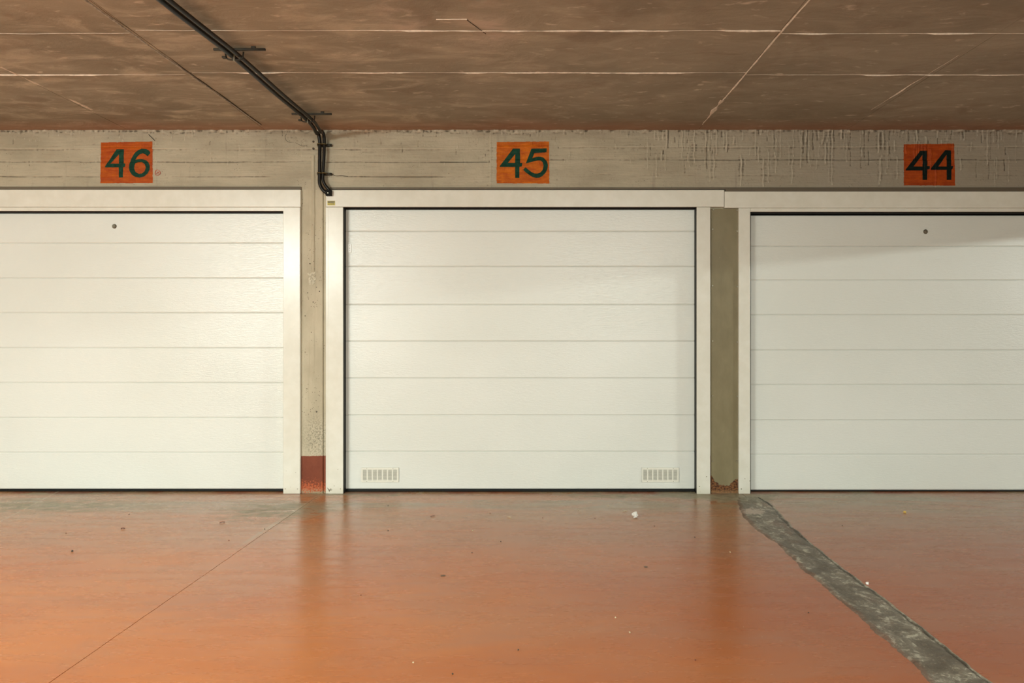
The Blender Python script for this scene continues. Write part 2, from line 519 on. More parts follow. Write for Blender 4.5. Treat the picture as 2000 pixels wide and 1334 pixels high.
def tube(bm, pts, r, seg=12):
    rings = []
    up = Vector((0.13, 0.2, 1)).normalized()
    prev = None
    for i, p in enumerate(pts):
        t = (pts[min(i + 1, len(pts) - 1)] - pts[max(i - 1, 0)]).normalized()
        if prev is None:
            a = t.cross(Vector((1, 0, 0))).normalized()
        else:
            a = (prev - t * prev.dot(t)).normalized()
        prev = a
        b = t.cross(a)
        rings.append([bm.verts.new(p + (a * math.cos(2 * math.pi * k / seg) + b * math.sin(2 * math.pi * k / seg)) * r) for k in range(seg)])
    for A, B in zip(rings, rings[1:]):
        for k in range(seg):
            bm.faces.new((A[k], A[(k + 1) % seg], B[(k + 1) % seg], B[k]))
    bm.faces.new(rings[0][::-1]); bm.faces.new(rings[-1])
    return bm


def disc(bm, c, r, y0, y1, seg=16, dome=0.0):
    """cylinder along y; y0 is the front (towards the camera)"""
    cx, cz = c
    F = [bm.verts.new((cx + r * 0.8 * math.cos(2 * math.pi * k / seg), y0, cz + r * 0.8 * math.sin(2 * math.pi * k / seg))) for k in range(seg)]
    Mi = [bm.verts.new((cx + r * math.cos(2 * math.pi * k / seg), y0 + (y1 - y0) * 0.35, cz + r * math.sin(2 * math.pi * k / seg))) for k in range(seg)]
    B = [bm.verts.new((cx + r * math.cos(2 * math.pi * k / seg), y1, cz + r * math.sin(2 * math.pi * k / seg))) for k in range(seg)]
    bm.faces.new(F)
    for A, C in ((F, Mi), (Mi, B)):
        for k in range(seg):
            bm.faces.new((A[k], C[k], C[(k + 1) % seg], A[(k + 1) % seg]))
    bm.faces.new(B[::-1])
    return bm


def grid_mesh(name, V, mats, parent=None, smooth=True, mask=None):
    """V: (rows, cols, 3) numpy"""
    R, C, _ = V.shape
    me = bpy.data.meshes.new(name)
    idx = np.arange(R * C).reshape(R, C)
    F = np.stack([idx[:-1, :-1], idx[:-1, 1:], idx[1:, 1:], idx[1:, :-1]], -1).reshape(-1, 4)
    n = len(F)
    me.vertices.add(R * C)
    me.vertices.foreach_set('co', V.reshape(-1).astype(np.float32))
    me.loops.add(n * 4)
    me.loops.foreach_set('vertex_index', F.reshape(-1).astype(np.int32))
    me.polygons.add(n)
    me.polygons.foreach_set('loop_start', np.arange(0, n * 4, 4, dtype=np.int32))
    me.polygons.foreach_set('use_smooth', np.full(n, smooth))
    me.update(calc_edges=True)
    me.validate()
    return link(name, me, mats, parent)


_rng = np.random.default_rng(5)
_T = _rng.random((256, 256))


def vnoise(x, y):
    xi, yi = np.floor(x).astype(int), np.floor(y).astype(int)
    fx, fy = x - xi, y - yi
    fx, fy = fx * fx * (3 - 2 * fx), fy * fy * (3 - 2 * fy)
    g = lambda a, b: _T[a % 256, b % 256]
    return (g(xi, yi) * (1 - fx) + g(xi + 1, yi) * fx) * (1 - fy) + (g(xi, yi + 1) * (1 - fx) + g(xi + 1, yi + 1) * fx) * fy - 0.5


def fbm(x, y, o=4):
    s, a = 0, 1.0
    for k in range(o):
        s = s + a * vnoise(x * 2 ** k + 17 * k, y * 2 ** k + 31 * k)
        a *= 0.5
    return s


def outline(name, loops, y, thick, mat, parent=None, res=1):
    """flat figure in the x-z plane, its front at y, from closed loops (holes allowed)"""
    cu = bpy.data.curves.new(name, 'CURVE')
    cu.dimensions = '2D'
    cu.fill_mode = 'BOTH'
    cu.extrude = thick / 2
    for lp in loops:
        s = cu.splines.new('POLY')
        s.points.add(len(lp) - 1)
        for p, (a, b) in zip(s.points, lp):
            p.co = (a, b, 0, 1)
        s.use_cyclic_u = True
    tmp = bpy.data.objects.new('tmp', cu)
    COL.objects.link(tmp)
    me = bpy.data.meshes.new_from_object(tmp.evaluated_get(bpy.context.evaluated_depsgraph_get()))
    bpy.data.objects.remove(tmp)
    me.name = name
    me.materials.clear()
    me.transform(Matrix.Translation((0, y + thick / 2, 0)) @ Matrix.Rotation(math.pi / 2, 4, 'X'))
    return link(name, me, mat, parent)


# ================================================================== STRUCTURE
XL, XR, YF = -9.0, 12.0, -9.5

# ---- floor: base + slabs
fl = bx('floor', (XL, XR, YF, 0.4, -0.20, -0.03), M_DARKFLOOR)
tag(fl, 'glossy orange painted concrete floor in front of the garage doors', 'floor', kind='structure')
c0, c1 = FL(612, 975), FL(95, 1334)
kx = (c1[0] - c0[0]) / (c1[1] - c0[1])
jl = lambda y: c0[0] + kx * (y - c0[1])
jr = lambda y: 1.50


def slab(name, xa, xb):
    bm = bmesh.new()
    ys = [-4.95] + list(np.linspace(-4.8, 0.39, 60))
    cols = []
    for y in ys:
        jx = 0.0010 * math.sin(y * 31) + 0.0008 * math.sin(y * 77 + 1)
        a, b = xa(y) + (jx if xa(y) > XL + 1 else 0), xb(y) + (jx if xb(y) < XR - 1 else 0)
        cols.append([bm.verts.new(p) for p in ((a, y, 0), (b, y, 0), (b, y, -0.03), (a, y, -0.03))])
    for A, B in zip(cols, cols[1:]):
        for k in range(4):
            bm.faces.new((A[k], A[(k + 1) % 4], B[(k + 1) % 4], B[k]))
    bm.faces.new(cols[0]); bm.faces.new(cols[-1][::-1])
    return obj(name, bm, M_FLOOR, fl)


slab('floor_slab', lambda y: XL, lambda y: jl(y) - 0.0016)
slab('floor_slab', lambda y: jl(y) + 0.0016, lambda y: jr(y) - 0.002)
slab('floor_slab', lambda y: jr(y) + 0.002, lambda y: XR)

bx('aisle_slab', (XL, XR, YF + 0.01, -4.955, -0.03, 0.0), M_AISLE, fl)

# ---- cement repair strip and bare apron at the column foot (floor part)
z6 = lambda u, v: FL(1300 + u / 2.857, 900 + v / 2.857)
left = [(395, 205), (405, 250), (430, 320), (500, 388), (600, 452), (700, 547), (760, 603), (850, 683), (930, 752), (1050, 852), (1180, 972), (1330, 1102), (1480, 1240), (1800, 1530)]
right = [(520, 205), (585, 235), (700, 358), (790, 438), (900, 530), (1050, 640), (1180, 735), (1330, 850), (1440, 940), (1600, 1062), (1700, 1142), (1820, 1236), (1990, 1375), (2330, 1650)]
LP = sorted((z6(*p)[1], z6(*p)[0]) for p in left)
RP = sorted((z6(*p)[1], z6(*p)[0]) for p in right)
ys = np.linspace(-2.95, z6(585, 235)[1] + 0.14, 440)
lx = np.interp(ys, [p[0] for p in LP], [p[1] for p in LP]) + 0.014 * fbm(ys * 14, ys * 0 + 3, 5)
rx = np.interp(ys, [p[0] for p in RP], [p[1] for p in RP]) + 0.010 * fbm(ys * 12, ys * 0 + 9, 5)
S = np.linspace(0, 1, 34)
Vv = np.zeros((len(ys), len(S), 3))
Vv[:, :, 0] = lx[:, None] * (1 - S) + rx[:, None] * S
Vv[:, :, 1] = ys[:, None]
edge = np.clip(np.minimum(S / 0.10, (1 - S) / 0.05), 0, 1)
Hh = 0.0045 + 0.006 * fbm(Vv[:, :, 0] * 16, Vv[:, :, 1] * 9, 5) + 0.003 * fbm(Vv[:, :, 0] * 60, Vv[:, :, 1] * 60, 3)
groove = np.exp(-((S - 0.90 - 0.02 * np.sin(ys * 9)[:, None]) / 0.022) ** 2)
Hh = np.maximum(Hh - 0.010 * groove, 0.0006)
Vv[:, :, 2] = Hh * edge - 0.001 * (1 - edge)
pt = grid_mesh('repair_strip', Vv, M_PATCH, fl)
_a = pt.data.attributes.new('across', 'FLOAT', 'POINT')
_a.data.foreach_set('value', np.repeat(S[None, :], len(ys), 0).reshape(-1).astype(np.float32))
tag(pt, 'rough grey cement repair strip crossing the painted floor')
# ---- ceiling: base + cast panels + fins
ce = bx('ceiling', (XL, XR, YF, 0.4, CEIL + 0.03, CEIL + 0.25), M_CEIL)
tag(ce, 'brown mottled concrete ceiling above the garage doors', 'ceiling', kind='structure')
lines_x = [XL, -5.0, -3.95, -2.90, -1.92, 1.19, 2.25, 3.30, 4.35, XR]
for i in range(len(lines_x) - 1):
    xa, xb = lines_x[i], lines_x[i + 1]
    off = 0.0 if -1.93 < xa < 1.18 else 0.03
    yy = [YF, -5.8, -4.75, -3.70, -2.645, -2.115, -1.592 + off, -1.069 + off, 0.39]
    for j in range(len(yy) - 1):
        dz = random.uniform(-0.0006, 0.0014)
        g = 0.0012
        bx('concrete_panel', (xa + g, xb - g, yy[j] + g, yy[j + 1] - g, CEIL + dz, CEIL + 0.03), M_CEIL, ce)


def fin(name, p0, p1, wid, hgt, mat, breaks=0.0, seed=0, n=220, zb=CEIL, vary=1.3):
    """irregular ridge of cement squeezed out of a joint"""
    rr = np.random.default_rng(seed)
    p0, p1 = np.array(p0), np.array(p1)
    L = np.linalg.norm(p1 - p0)
    t = np.linspace(0, 1, n)
    d = (p1 - p0) / L
    nrm = np.array([-d[1], d[0]])
    ph = rr.random() * 90
    W = wid * np.clip(0.75 + vary * fbm(t * L * 9 + ph, t * 0 + seed, 5), 0.12, 2.2)
    br = np.clip((vnoise(t * L * 3.1 + ph, t * 0 + seed * 3.3) + 0.5 - breaks) * 8, 0.0, 1)
    W = W * br + 0.0004
    cxy = p0[None, :] + (p1 - p0)[None, :] * t[:, None] + nrm[None, :] * (0.006 * fbm(t * L * 6 + ph, t * 0 + 7, 5))[:, None]
    V = np.zeros((n, 5, 3))
    for k, (s, h) in enumerate(((-1, 0), (-0.55, 0.8), (0, 1), (0.55, 0.75), (1, 0))):
        V[:, k, :2] = cxy + nrm[None, :] * (W * s)[:, None]
        V[:, k, 2] = zb + 0.0005 - 0.0016 * (1 if h else 0) - hgt * h * br * np.clip(W / wid, 0.2, 1.5)
    return grid_mesh(name, V, mat, ce, smooth=False)


fs = [((-1.90, -1.595), (1.19, -1.592), 0.0040, 0.36), ((-1.90, -1.069), (1.19, -1.069), 0.0042, 0.34),
      ((1.20, -1.562), (3.6, -1.562), 0.0018, 0.45), ((1.20, -1.039), (3.6, -1.039), 0.0016, 0.58),
      ((-3.9, -1.562), (-1.95, -1.562), 0.0045, 0.28), ((-3.9, -1.039), (-1.95, -1.039), 0.0032, 0.5)]
for i, (a, b, wd, brk) in enumerate(fs):
    fin('joint_fin', a, b, wd, 0.004, M_FIN, brk, seed=i + 3, n=400)
fin('joint_fin', CL(1640, -70), CL(1408, 200), 0.0048, 0.005, M_FIN, -0.2, seed=21, vary=0.4)
fin('joint_fin', CL(1412, 195), CL(1372, 243), 0.013, 0.003, M_FIN, 0.1, seed=22, n=80)
fin('joint_fin', CL(1872, 108), CL(1700, 215), 0.0035, 0.003, M_FIN, 0.35, seed=23)
fin('joint_fin', CL(0, 130), CL(180, 214), 0.010, 0.003, M_FIN, 0.25, seed=24)
g = fin('mortar_joint', CL(90, -55), CL(508, 243), 0.0070, 0.003, M_FINGREY, -0.3, seed=25, vary=0.5)
g2 = fin('mortar_joint', CL(98, -55), CL(511, 243), 0.0018, 0.0034, M_CRACK, 0.40, seed=27, vary=1.5)
# irregular patch edge near the picture's top
fin('patch_ridge', CL(852, 38), CL(912, 38), 0.0035, 0.003, M_FIN, 0.0, seed=31, n=60)
fin('patch_ridge', CL(912, 38), CL(948, 66), 0.0012, 0.002, M_CRACK, 0.0, seed=33, n=60)

# ---- walls out of view (they close the room for the bounced light)
tag(bx('wall_left', (XL - 0.2, XL, YF, 0.4, -0.03, CEIL + 0.03), M_WALL), kind='structure')
tag(bx('wall_right', (XR, XR + 0.2, YF, 0.4, -0.03, CEIL + 0.03), M_WALL), kind='structure')
tag(bx('wall_front', (XL - 0.2, XR + 0.2, YF - 0.2, YF, -0.03, CEIL + 0.03), M_WALL), kind='structure')
tag(bx('trim_1', (6.6, 6.9, YF, 0.0, 2.18, CEIL + 0.01), M_CEIL), 'concrete downstand beam beyond the right edge of the picture', 'beam', kind='structure')

# ---- wall_back : core, lintel relief, columns
wb = bx('wall_back', (XL, XR, 0.16, 0.39, -0.02, CEIL + 0.02), M_COLUMN)
tag(wb, 'concrete wall with lintel and columns around the garage doors', 'wall', kind='structure')
LZ0 = PZ(370)
bx('lintel_core', (XL, XR, 0.012, 0.17, LZ0, CEIL), M_LINTEL, wb)

gx = np.arange(-4.3, 4.3, 0.0045)
gz = np.linspace(LZ0 - 0.002, CEIL + 0.002, 108)
GX, GZ = np.meshgrid(gx, gz)
split = PX(958)
H = 0.0012 * fbm(GX * 40, GZ * 40, 3) + 0.0022 * fbm(GX * 2.5, GZ * 9, 4)
H += 0.0016 * fbm(GX * 7, GZ * 160, 3)
H += 0.0030 * np.clip(fbm(GX * 22, GZ * 22, 4) - 0.25, 0, 1) * (fbm(GX * 1.7, GZ * 3, 2) > 0.05)
H -= 0.006 * np.clip(fbm(GX * 34 + 50, GZ * 34, 3) - 0.50, 0, 1)                                  # board grain
zl = [PZ(p) for p in (290, 317, 345)]
zr = [PZ(p) for p in (286.5, 312.5, 340)]
wob = 0.0035 * fbm(GX * 6, GX * 0 + 2, 4)
Lm, Rm = GX < split, GX >= split
for k, (a, b) in enumerate(zip(zl, zr)):
    for msk, zz, sgn in ((Lm, a, (1, -1, -0.8)[k]), (Rm, b, (0.9, -1, 0.6)[k])):
        strength = np.clip(0.7 + 1.4 * vnoise(GX * 5 + 11 * k, GX * 0 + k), 0.15, 1.3)
        H += msk * sgn * 0.0034 * 1.1 * strength * np.exp(-((GZ - zz - wob) / 0.0034) ** 2)
# each board sits at a slightly different depth
for msk, zz in ((Lm, zl), (Rm, zr)):
    lv = [0.0012, -0.0010, 0.0014, 0.0]
    idx = sum((GZ < (z_ + wob)).astype(int) for z_ in zz)
    H += msk * np.array(lv)[idx]
H += 0.0030 * np.exp(-((GX - split) / 0.004) ** 2)
# cement runs
rr = random.Random(11)
for k in range(360):
    u = rr.random()
    if u < 0.60:
        x0 = rr.uniform(0.85, 3.55)
    elif u < 0.8:
        x0 = rr.uniform(-3.9, -1.6)
    else:
        x0 = rr.uniform(-1.4, 0.85)
    right_side = x0 > 0.8
    top = CEIL if rr.random() < 0.5 else rr.uniform(2.38, 2.58)
    ln = rr.uniform(0.015, 0.05) if not right_side else rr.choice([rr.uniform(0.02, 0.09), rr.uniform(0.06, 0.26)])
    wdt = rr.uniform(0.0022, 0.0042) if right_side else rr.uniform(0.002, 0.0032)
    amp = rr.uniform(0.0025, 0.0065) if right_side else rr.uniform(0.0015, 0.004)
    sgn = 1 if rr.random() < 0.75 else -0.8
    bot = top - ln
    i0, i1 = np.searchsorted(gx, [x0 - 0.03, x0 + 0.03])
    gz_ = GZ[:, i0:i1]
    xx = GX[:, i0:i1] - x0 - 0.002 * np.sin(gz_ * 60 + k)
    inside = 1 / (1 + np.exp(-(gz_ - bot) / 0.003)) * 1 / (1 + np.exp((gz_ - top) / 0.003))
    bead = 1 + 0.7 * np.exp(-((gz_ - bot - 0.004) / 0.006) ** 2)
    H[:, i0:i1] += sgn * amp * bead * inside * np.exp(-(xx / wdt) ** 2)
# ragged top edge
rag = np.clip((GZ - (CEIL - 0.022 + 0.02 * fbm(GX * 9, GX * 0 + 4, 4))) / 0.012, 0, 1)
H += rag * (0.014 * fbm(GX * 26, GZ * 30, 4) + 0.001)
# hand plastered area left of the conduits
pl_ = np.exp(-(((GX + 1.72) / 0.30) ** 2 + ((GZ - 2.56) / 0.09) ** 2) * 1.2)
H += pl_ * 0.009 * np.abs(fbm(GX * 7, GZ * 7, 4))
V = np.stack([GX, -H, GZ], -1)
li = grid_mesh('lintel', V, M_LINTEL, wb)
# fine relief only (broad board steps removed): 0.5 = flat
broad = H.copy()
for ax, n_ in ((0, 9), (1, 9)):
    kern = np.ones(n_) / n_
    broad = np.apply_along_axis(lambda v: np.convolve(np.pad(v, n_ // 2, mode='edge'), kern, 'valid'), ax, broad)
at_ = li.data.attributes.new('relief', 'FLOAT', 'POINT')
at_.data.foreach_set('value', np.clip(0.5 + (H - broad) / 0.0085, 0, 1).reshape(-1).astype(np.float32))


def lintel_h(x, z):
    fx = np.clip((x - gx[0]) / (gx[1] - gx[0]), 0, len(gx) - 1.001)
    fz = np.clip((z - gz[0]) / (gz[1] - gz[0]), 0, len(gz) - 1.001)
    i, j = fx.astype(int), fz.astype(int)
    u, v = fx - i, fz - j
    return (H[j, i] * (1 - u) + H[j, i + 1] * u) * (1 - v) + (H[j + 1, i] * (1 - u) + H[j + 1, i + 1] * u) * v


li['label'] = 'board marked concrete lintel with cement runs'

# lower edge fillets of the lintel
bx('lintel_edge', (-4.35, PX(589), -0.010, 0.02, PZ(371.5), PZ(365)), M_LINTEL, wb, 0.003)
bx('lintel_edge', (PX(638), 4.4, -0.010, 0.02, PZ(371), PZ(366.5)), M_LINTEL, wb, 0.002)
bx('lintel_edge', (PX(1416), 4.4, -0.016, 0.02, PZ(375.2), PZ(370)), M_LINTEL, wb, 0.002)

# column between doors 46 and 45
bx('column', (PX(585), PX(630.5), 0.0, 0.17, -0.02, LZ0 + 0.003), M_COLUMN, wb, 0.003)
bx('column_rebate', (PX(630.8), PX(640), 0.010, 0.17, -0.02, LZ0), M_COLUMN, wb, 0.002)
# mortar strip on it (a chased-in conduit, plastered over)
nz, nxs = 160, 14
zz = np.linspace(PZ(532), PZ(304), nz)
uu = np.linspace(-1, 1, nxs)
V = np.zeros((nz, nxs, 3))
wd_ = 0.018 * (0.9 + 0.35 * fbm(zz * 6, zz * 0 + 1, 3))
V[:, :, 0] = PX(612) + 0.003 * fbm(zz * 4, zz * 0 + 8, 3)[:, None] + wd_[:, None] * uu[None, :]
V[:, :, 1] = -0.0105 * np.sqrt(np.clip(1 - uu ** 2, 0, 1))[None, :] - 0.0016 * fbm(V[:, :, 0] * 60, zz[:, None] * 40 + 0 * V[:, :, 0], 3) + 0.0015
V[:, :, 2] = zz[:, None]
grid_mesh('mortar_strip', V, M_COLUMN, wb)
# old fixing patch and plug holes
bm = bmesh.new()
rr = random.Random(3)
cxp, czp = PX(609), PZ(543)
for k in range(26):
    a, b = cxp + rr.uniform(-0.026, 0.026), czp + rr.uniform(-0.042, 0.042)
    s = rr.uniform(0.004, 0.010)
    box(bm, a - s, a + s, -rr.uniform(0.0015, 0.0045), 0.001, b - s, b + s, 0.0015, 1)
obj('mortar_patch', bm, M_PATCHMORT, wb)['kind'] = 'stuff'
for px, py, r in ((610.5, 500.5, 0.008), (609, 546, 0.004), (605.5, 515, 0.004), (611.5, 590, 0.0045), (596, 617, 0.004), (601, 572, 0.004),
                  (624, 569, 0.0045), (618.5, 804, 0.0055), (618, 561, 0.0035), (608, 649, 0.0035), (612.5, 277, 0.008), (612.5, 290.5, 0.008)):
    y_ = -0.006 if py < 530 else -0.0008
    obj('plug_hole', disc(bmesh.new(), (PX(px), PZ(py)), r, y_ - (0.004 if py < 300 else 0.0006), 0.004, 12), M_CRACK, wb)
# column between doors 45 and 44 (behind the cover plate) and the outer ones
bx('column', (PX(1384), PX(1447), 0.012, 0.17, -0.02, LZ0 + 0.003), M_COLUMN, wb)
bx('column', (-4.62, -4.42, 0.0, 0.17, -0.02, LZ0 + 0.003), M_COLUMN, wb)
bx('column', (4.34, 4.56, 0.0, 0.17, -0.02, LZ0 + 0.003), M_COLUMN, wb)
bx('outer_wall', (XL, -4.62, 0.0, 0.17, -0.02, LZ0 + 0.003), M_COLUMN, wb)
bx('outer_wall', (4.56, XR, 0.0, 0.17, -0.02, LZ0 + 0.003), M_COLUMN, wb)

# ================================================================== GARAGE DOORS
FY = -0.022          # front of the frames
DY = 0.045           # front of the door panels


def dpanel(x0, x1, z0, z1, root, first):
    """one raised band of the door: profile in y-z with a soft V groove at its lower edge, swept along x"""
    g = 0.0045
    prof = [(DY + 0.03, z0), (DY + 0.0045, z0 + 0.0004), (DY + 0.0038, z0 + g * 0.6), (DY, z0 + g * 1.5),
            (DY, z1 - g * 1.2), (DY + 0.0030, z1 - g * 0.3), (DY + 0.004, z1 - 0.0002), (DY + 0.03, z1)]
    bm = bmesh.new()
    A = [bm.verts.new((x0, y, z)) for y, z in prof]
    B = [bm.verts.new((x1, y, z)) for y, z in prof]
    for k in range(len(prof)):
        bm.faces.new((A[k], A[(k + 1) % len(prof)], B[(k + 1) % len(prof)], B[k]))
    bm.faces.new(A); bm.faces.new(B[::-1])
    return rel(obj('panel', bm, M_DOOR, root), root)


def garage_door(n, label, x0, x1, joints, ztop, zbot):
    root = empty('door_%d' % n, ((x0 + x1) / 2, DY, 0))
    tag(root, label, 'garage door', kind='structure')
    zs = [ztop] + joints + [zbot]
    for k in range(len(zs) - 1):
        dpanel(x0, x1, zs[k + 1], zs[k], root, k == 0)
    rel(bx('backing', (x0, x1, DY + 0.012, DY + 0.035, zbot, PZ(380, DY)), M_BLACK if n == 3 else M_DARKBROWN, root), root)
    return root


jz = lambda L: [PZ(p, DY) for p in L]
# --- 46
d46 = garage_door(1, 'white sectional garage door with small round lock under the number 46', -4.22, PX(560, DY),
                  jz((475, 543, 611, 679.5, 747.5, 816, 884)), PZ(416.8, DY), PZ(955, DY))
# --- 45
d45 = garage_door(2, 'white sectional garage door with two vent grilles under the number 45', PX(675.5, DY), PX(1356.5, DY),
                  jz((452, 520.5, 595, 666.5, 738.5, 811, 882)), PZ(409.3, DY), PZ(955, DY))
# --- 44
d44 = garage_door(3, 'white sectional garage door with small round lock under the number 44', PX(1462, DY), 4.16,
                  jz((481, 547, 615, 684, 751.5, 821, 888)), PZ(420.8, DY), PZ(957, DY))

for root, x0, x1, zt, zb in ((d46, -4.22, PX(560, DY), PZ(400, DY), PZ(955.3, DY)), (d44, PX(1462, DY), 4.16, PZ(400, DY), PZ(957.3, DY))):
    rel(bx('bottom_seal', (x0, x1, DY + 0.002, DY + 0.03, 0.001, zb), M_SEAL, root, 0.004), root)
rel(bx('bottom_seal', (PX(675.5, DY), PX(1356.5, DY), DY - 0.004, DY + 0.03, 0.001, PZ(955.2, DY)), M_SEAL, d45, 0.004), d45)
rel(bx('side_seal', (PX(671, DY), PX(675.8, DY), FY + 0.01, DY + 0.03, 0.001, PZ(398, DY)), M_SEAL, d45, 0.0015), d45)
rel(bx('side_seal', (PX(1356.2, DY), PX(1361, DY), FY + 0.01, DY + 0.03, 0.001, PZ(398, DY)), M_SEAL, d45, 0.0015), d45)
rel(bx('top_seal', (PX(671, DY), PX(1361, DY), FY + 0.012, DY + 0.002, PZ(404.8, FY), PZ(400, FY)), M_DARKBROWN, d45), d45)
rel(bx('side_seal', (PX(1465.5, FY), PX(1467.6, FY), FY + 0.012, DY + 0.01, 0.001, PZ(404, FY)), M_SEAL, d44), d44)

# frames: header + two jambs each
FB = 0.16


def framebit(name, root, x0, x1, z0, z1, bev=0.0025, y0=FY):
    return rel(bx(name, (x0, x1, y0, FB, z0, z1), M_FRAME, root, bev), root)


P = lambda px: PX(px, FY)
Q = lambda py: PZ(py, FY)
hh = Q(371)
framebit('header', d46, -4.42, P(587), Q(404.3), Q(370.5))
framebit('jamb', d46, P(553), P(586), 0.0008, Q(404.7))
framebit('jamb', d46, -4.42, -4.24, 0.0008, Q(404.7))
framebit('header_lip', d46, -4.24, P(553), Q(411.5), Q(404.6), 0.001, FY + 0.006)
rel(bx('top_seal', (-4.24, P(553), FY + 0.02, DY + 0.002, Q(413.0), Q(405)), M_DARKBROWN, d46), d46)

framebit('header', d45, P(636.5), P(1414.6), Q(404.0), Q(371))
framebit('jamb', d45, P(640.5), P(670), 0.0008, Q(404.4))
framebit('jamb_flange', d45, P(635.5), P(640.2), 0.0008, Q(404.4), 0.001, FY + 0.008)
framebit('jamb', d45, P(1361), P(1387.5), -0.0005, Q(404.4))
framebit('header', d44, P(1415.4), 4.36, Q(406.0), Q(374))
framebit('jamb', d44, P(1443), P(1465.5), 0.0008, Q(406.4))
framebit('jamb', d44, 4.18, 4.36, 0.0008, Q(406.4))
framebit('header_lip', d44, P(1466), 4.18, Q(413.3), Q(406.3), 0.001, FY + 0.006)
rel(bx('top_seal', (P(1466), 4.18, FY + 0.02, DY + 0.002, Q(415.2), Q(407)), M_BLACK, d44), d44)


# locks on 46 and 44
def lock(root, px, py):
    x, z = PX(px, DY), PZ(py, DY)
    ring = rel(obj('lock', disc(bmesh.new(), (x, z), 0.0165, DY - 0.006, DY + 0.004, 28), M_LOCK, root), root)
    bm = bmesh.new()
    disc(bm, (x, z), 0.0085, DY - 0.0095, DY - 0.004, 20)
    core = obj('lock_core', bm, M_STEEL, ring)
    core2 = bx('keyhole', (x - 0.0012, x + 0.0012, DY - 0.0100, DY - 0.006, z - 0.005, z + 0.005), M_BLACK, ring)
    return ring


lock(d46, 223.5, 442)
lock(d44, 1807.5, 452.5)


# vents on 45
def vent(root, px0, px1, py0, py1):
    x0, x1, z0, z1 = PX(px0, DY), PX(px1, DY), PZ(py1, DY), PZ(py0, DY)
    back = rel(bx('vent_grille', (x0, x1, DY - 0.003, DY + 0.002, z0, z1), M_GREY, root), root)
    bm = bmesh.new()
    w_, h_ = x1 - x0, z1 - z0
    f = DY - 0.0075
    mx0, mx1, mz = 0.026 * w_, 0.028 * w_, 0.15 * h_
    box(bm, x0, x1, f, DY - 0.001, z0, z0 + mz, 0.001, 1)
    box(bm, x0, x1, f, DY - 0.001, z1 - mz, z1, 0.001, 1)
    n_, gap = 7, 0.088 * w_
    inner = w_ - mx0 - mx1
    pitch = inner / n_
    xs_ = []
    for k in range(n_ + 1):
        c = x0 + mx0 + k * pitch
        hw = pitch * 0.13
        a, b = (x0 if k == 0 else c - hw), (x1 if k == n_ else c + hw)
        box(bm, a, b, f, DY - 0.001, z0 + mz * 0.9, z1 - mz * 0.9)
    obj('vent_frame', bm, M_VENT, back)
    ns = 13
    for k in range(n_):
        bm = bmesh.new()
        a, b = x0 + mx0 + k * pitch + pitch * .12, x0 + mx0 + (k + 1) * pitch - pitch * .12
        ih = h_ - 2 * mz
        for j in range(ns):
            zc = z0 + mz + (j + 0.5) * ih / ns
            box(bm, a, b, DY - 0.0062, DY - 0.0025, zc - ih / ns * 0.24, zc + ih / ns * 0.24)
        obj('louvre', bm, M_VENT, back)
    bm = bmesh.new()
    for u in (0.15, 0.85):
        for v in (0.05, 0.95):
            disc(bm, (x0 + u * w_, z0 + v * h_), 0.0022, f - 0.001, f + 0.002, 8)
    obj('rivet', bm, M_LOCK, back)


vent(d45, 706, 779, 913, 941.5)
vent(d45, 1253, 1325.5, 913, 941.5)

# small white plate on door 45
x_, z_ = PX(683, DY), PZ(485, DY)
pl = rel(bx('small_plate', (x_ - 0.013, x_ + 0.013, DY - 0.004, DY + 0.001, z_ - 0.031, z_ + 0.031), M_PLASTIC, d45, 0.002), d45)
for dz in (-0.018, 0.0, 0.018):
    obj('screw', disc(bmesh.new(), (x_, z_ + dz), 0.0035 if dz == 0 else 0.0026, DY - 0.0055, DY - 0.002, 10), M_LOCK, pl)

# screws at the jamb feet
for root, pts in ((d46, ((557, 955), (581, 955))), (d45, ((646, 955), (665, 955), (1366, 950), (1380, 931))), (d44, ((1448, 955),))):
    for px, py in pts:
        rel(obj('screw', disc(bmesh.new(), (P(px), Q(py)), 0.004, FY - 0.0015, FY + 0.001, 10), M_STEEL, root), root)
# torn nick of the centre-left jamb
bm = bmesh.new()
q = [(638.5, 952), (643, 956), (650, 956.5), (645, 958), (643, 961), (641.5, 957)]
rel(outline('paint_tear', [[(P(a), Q(b)) for a, b in q]], FY - 0.0008, 0.001, M_LOCK, d45), d45)

# ================================================================== COVER PLATE between 45 and 44
cv = empty('cover_plate', (PX(1415), 0, 0))
tag(cv, 'tall narrow olive metal cover plate with rusted foot between doors 45 and 44', 'cover plate')
x0, x1 = PX(1388.8, 0), PX(1442.0, 0)
nz, nx = 240, 22
ZZ = np.linspace(0.0005, PZ(406.4, FY) - 0.001, nz)
UU = np.linspace(0, 1, nx)
V = np.zeros((nz, nx, 3))
wobl = 0.0016 * fbm(ZZ * 3.0, ZZ * 0, 3)
V[:, :, 0] = (x0 + UU * (x1 - x0))[None, :] + wobl[:, None] * (UU[None, :] > 0.8)
V[:, :, 2] = ZZ[:, None]
rustz = np.clip((0.09 - ZZ) / 0.07, 0, 1)[:, None]
V[:, :, 1] = -0.002 + 0.0012 * fbm(V[:, :, 0] * 5, V[:, :, 2] * 3, 2) - rustz * 0.010 * np.abs(fbm(V[:, :, 0] * 38, V[:, :, 2] * 38, 4))
rel(grid_mesh('plate', V, M_COVER, cv), cv)
rel(bx('plate_back', (x0, x1, -0.0005, 0.012, 0.0005, PZ(406.4, FY) - 0.001), M_COVER, cv), cv)
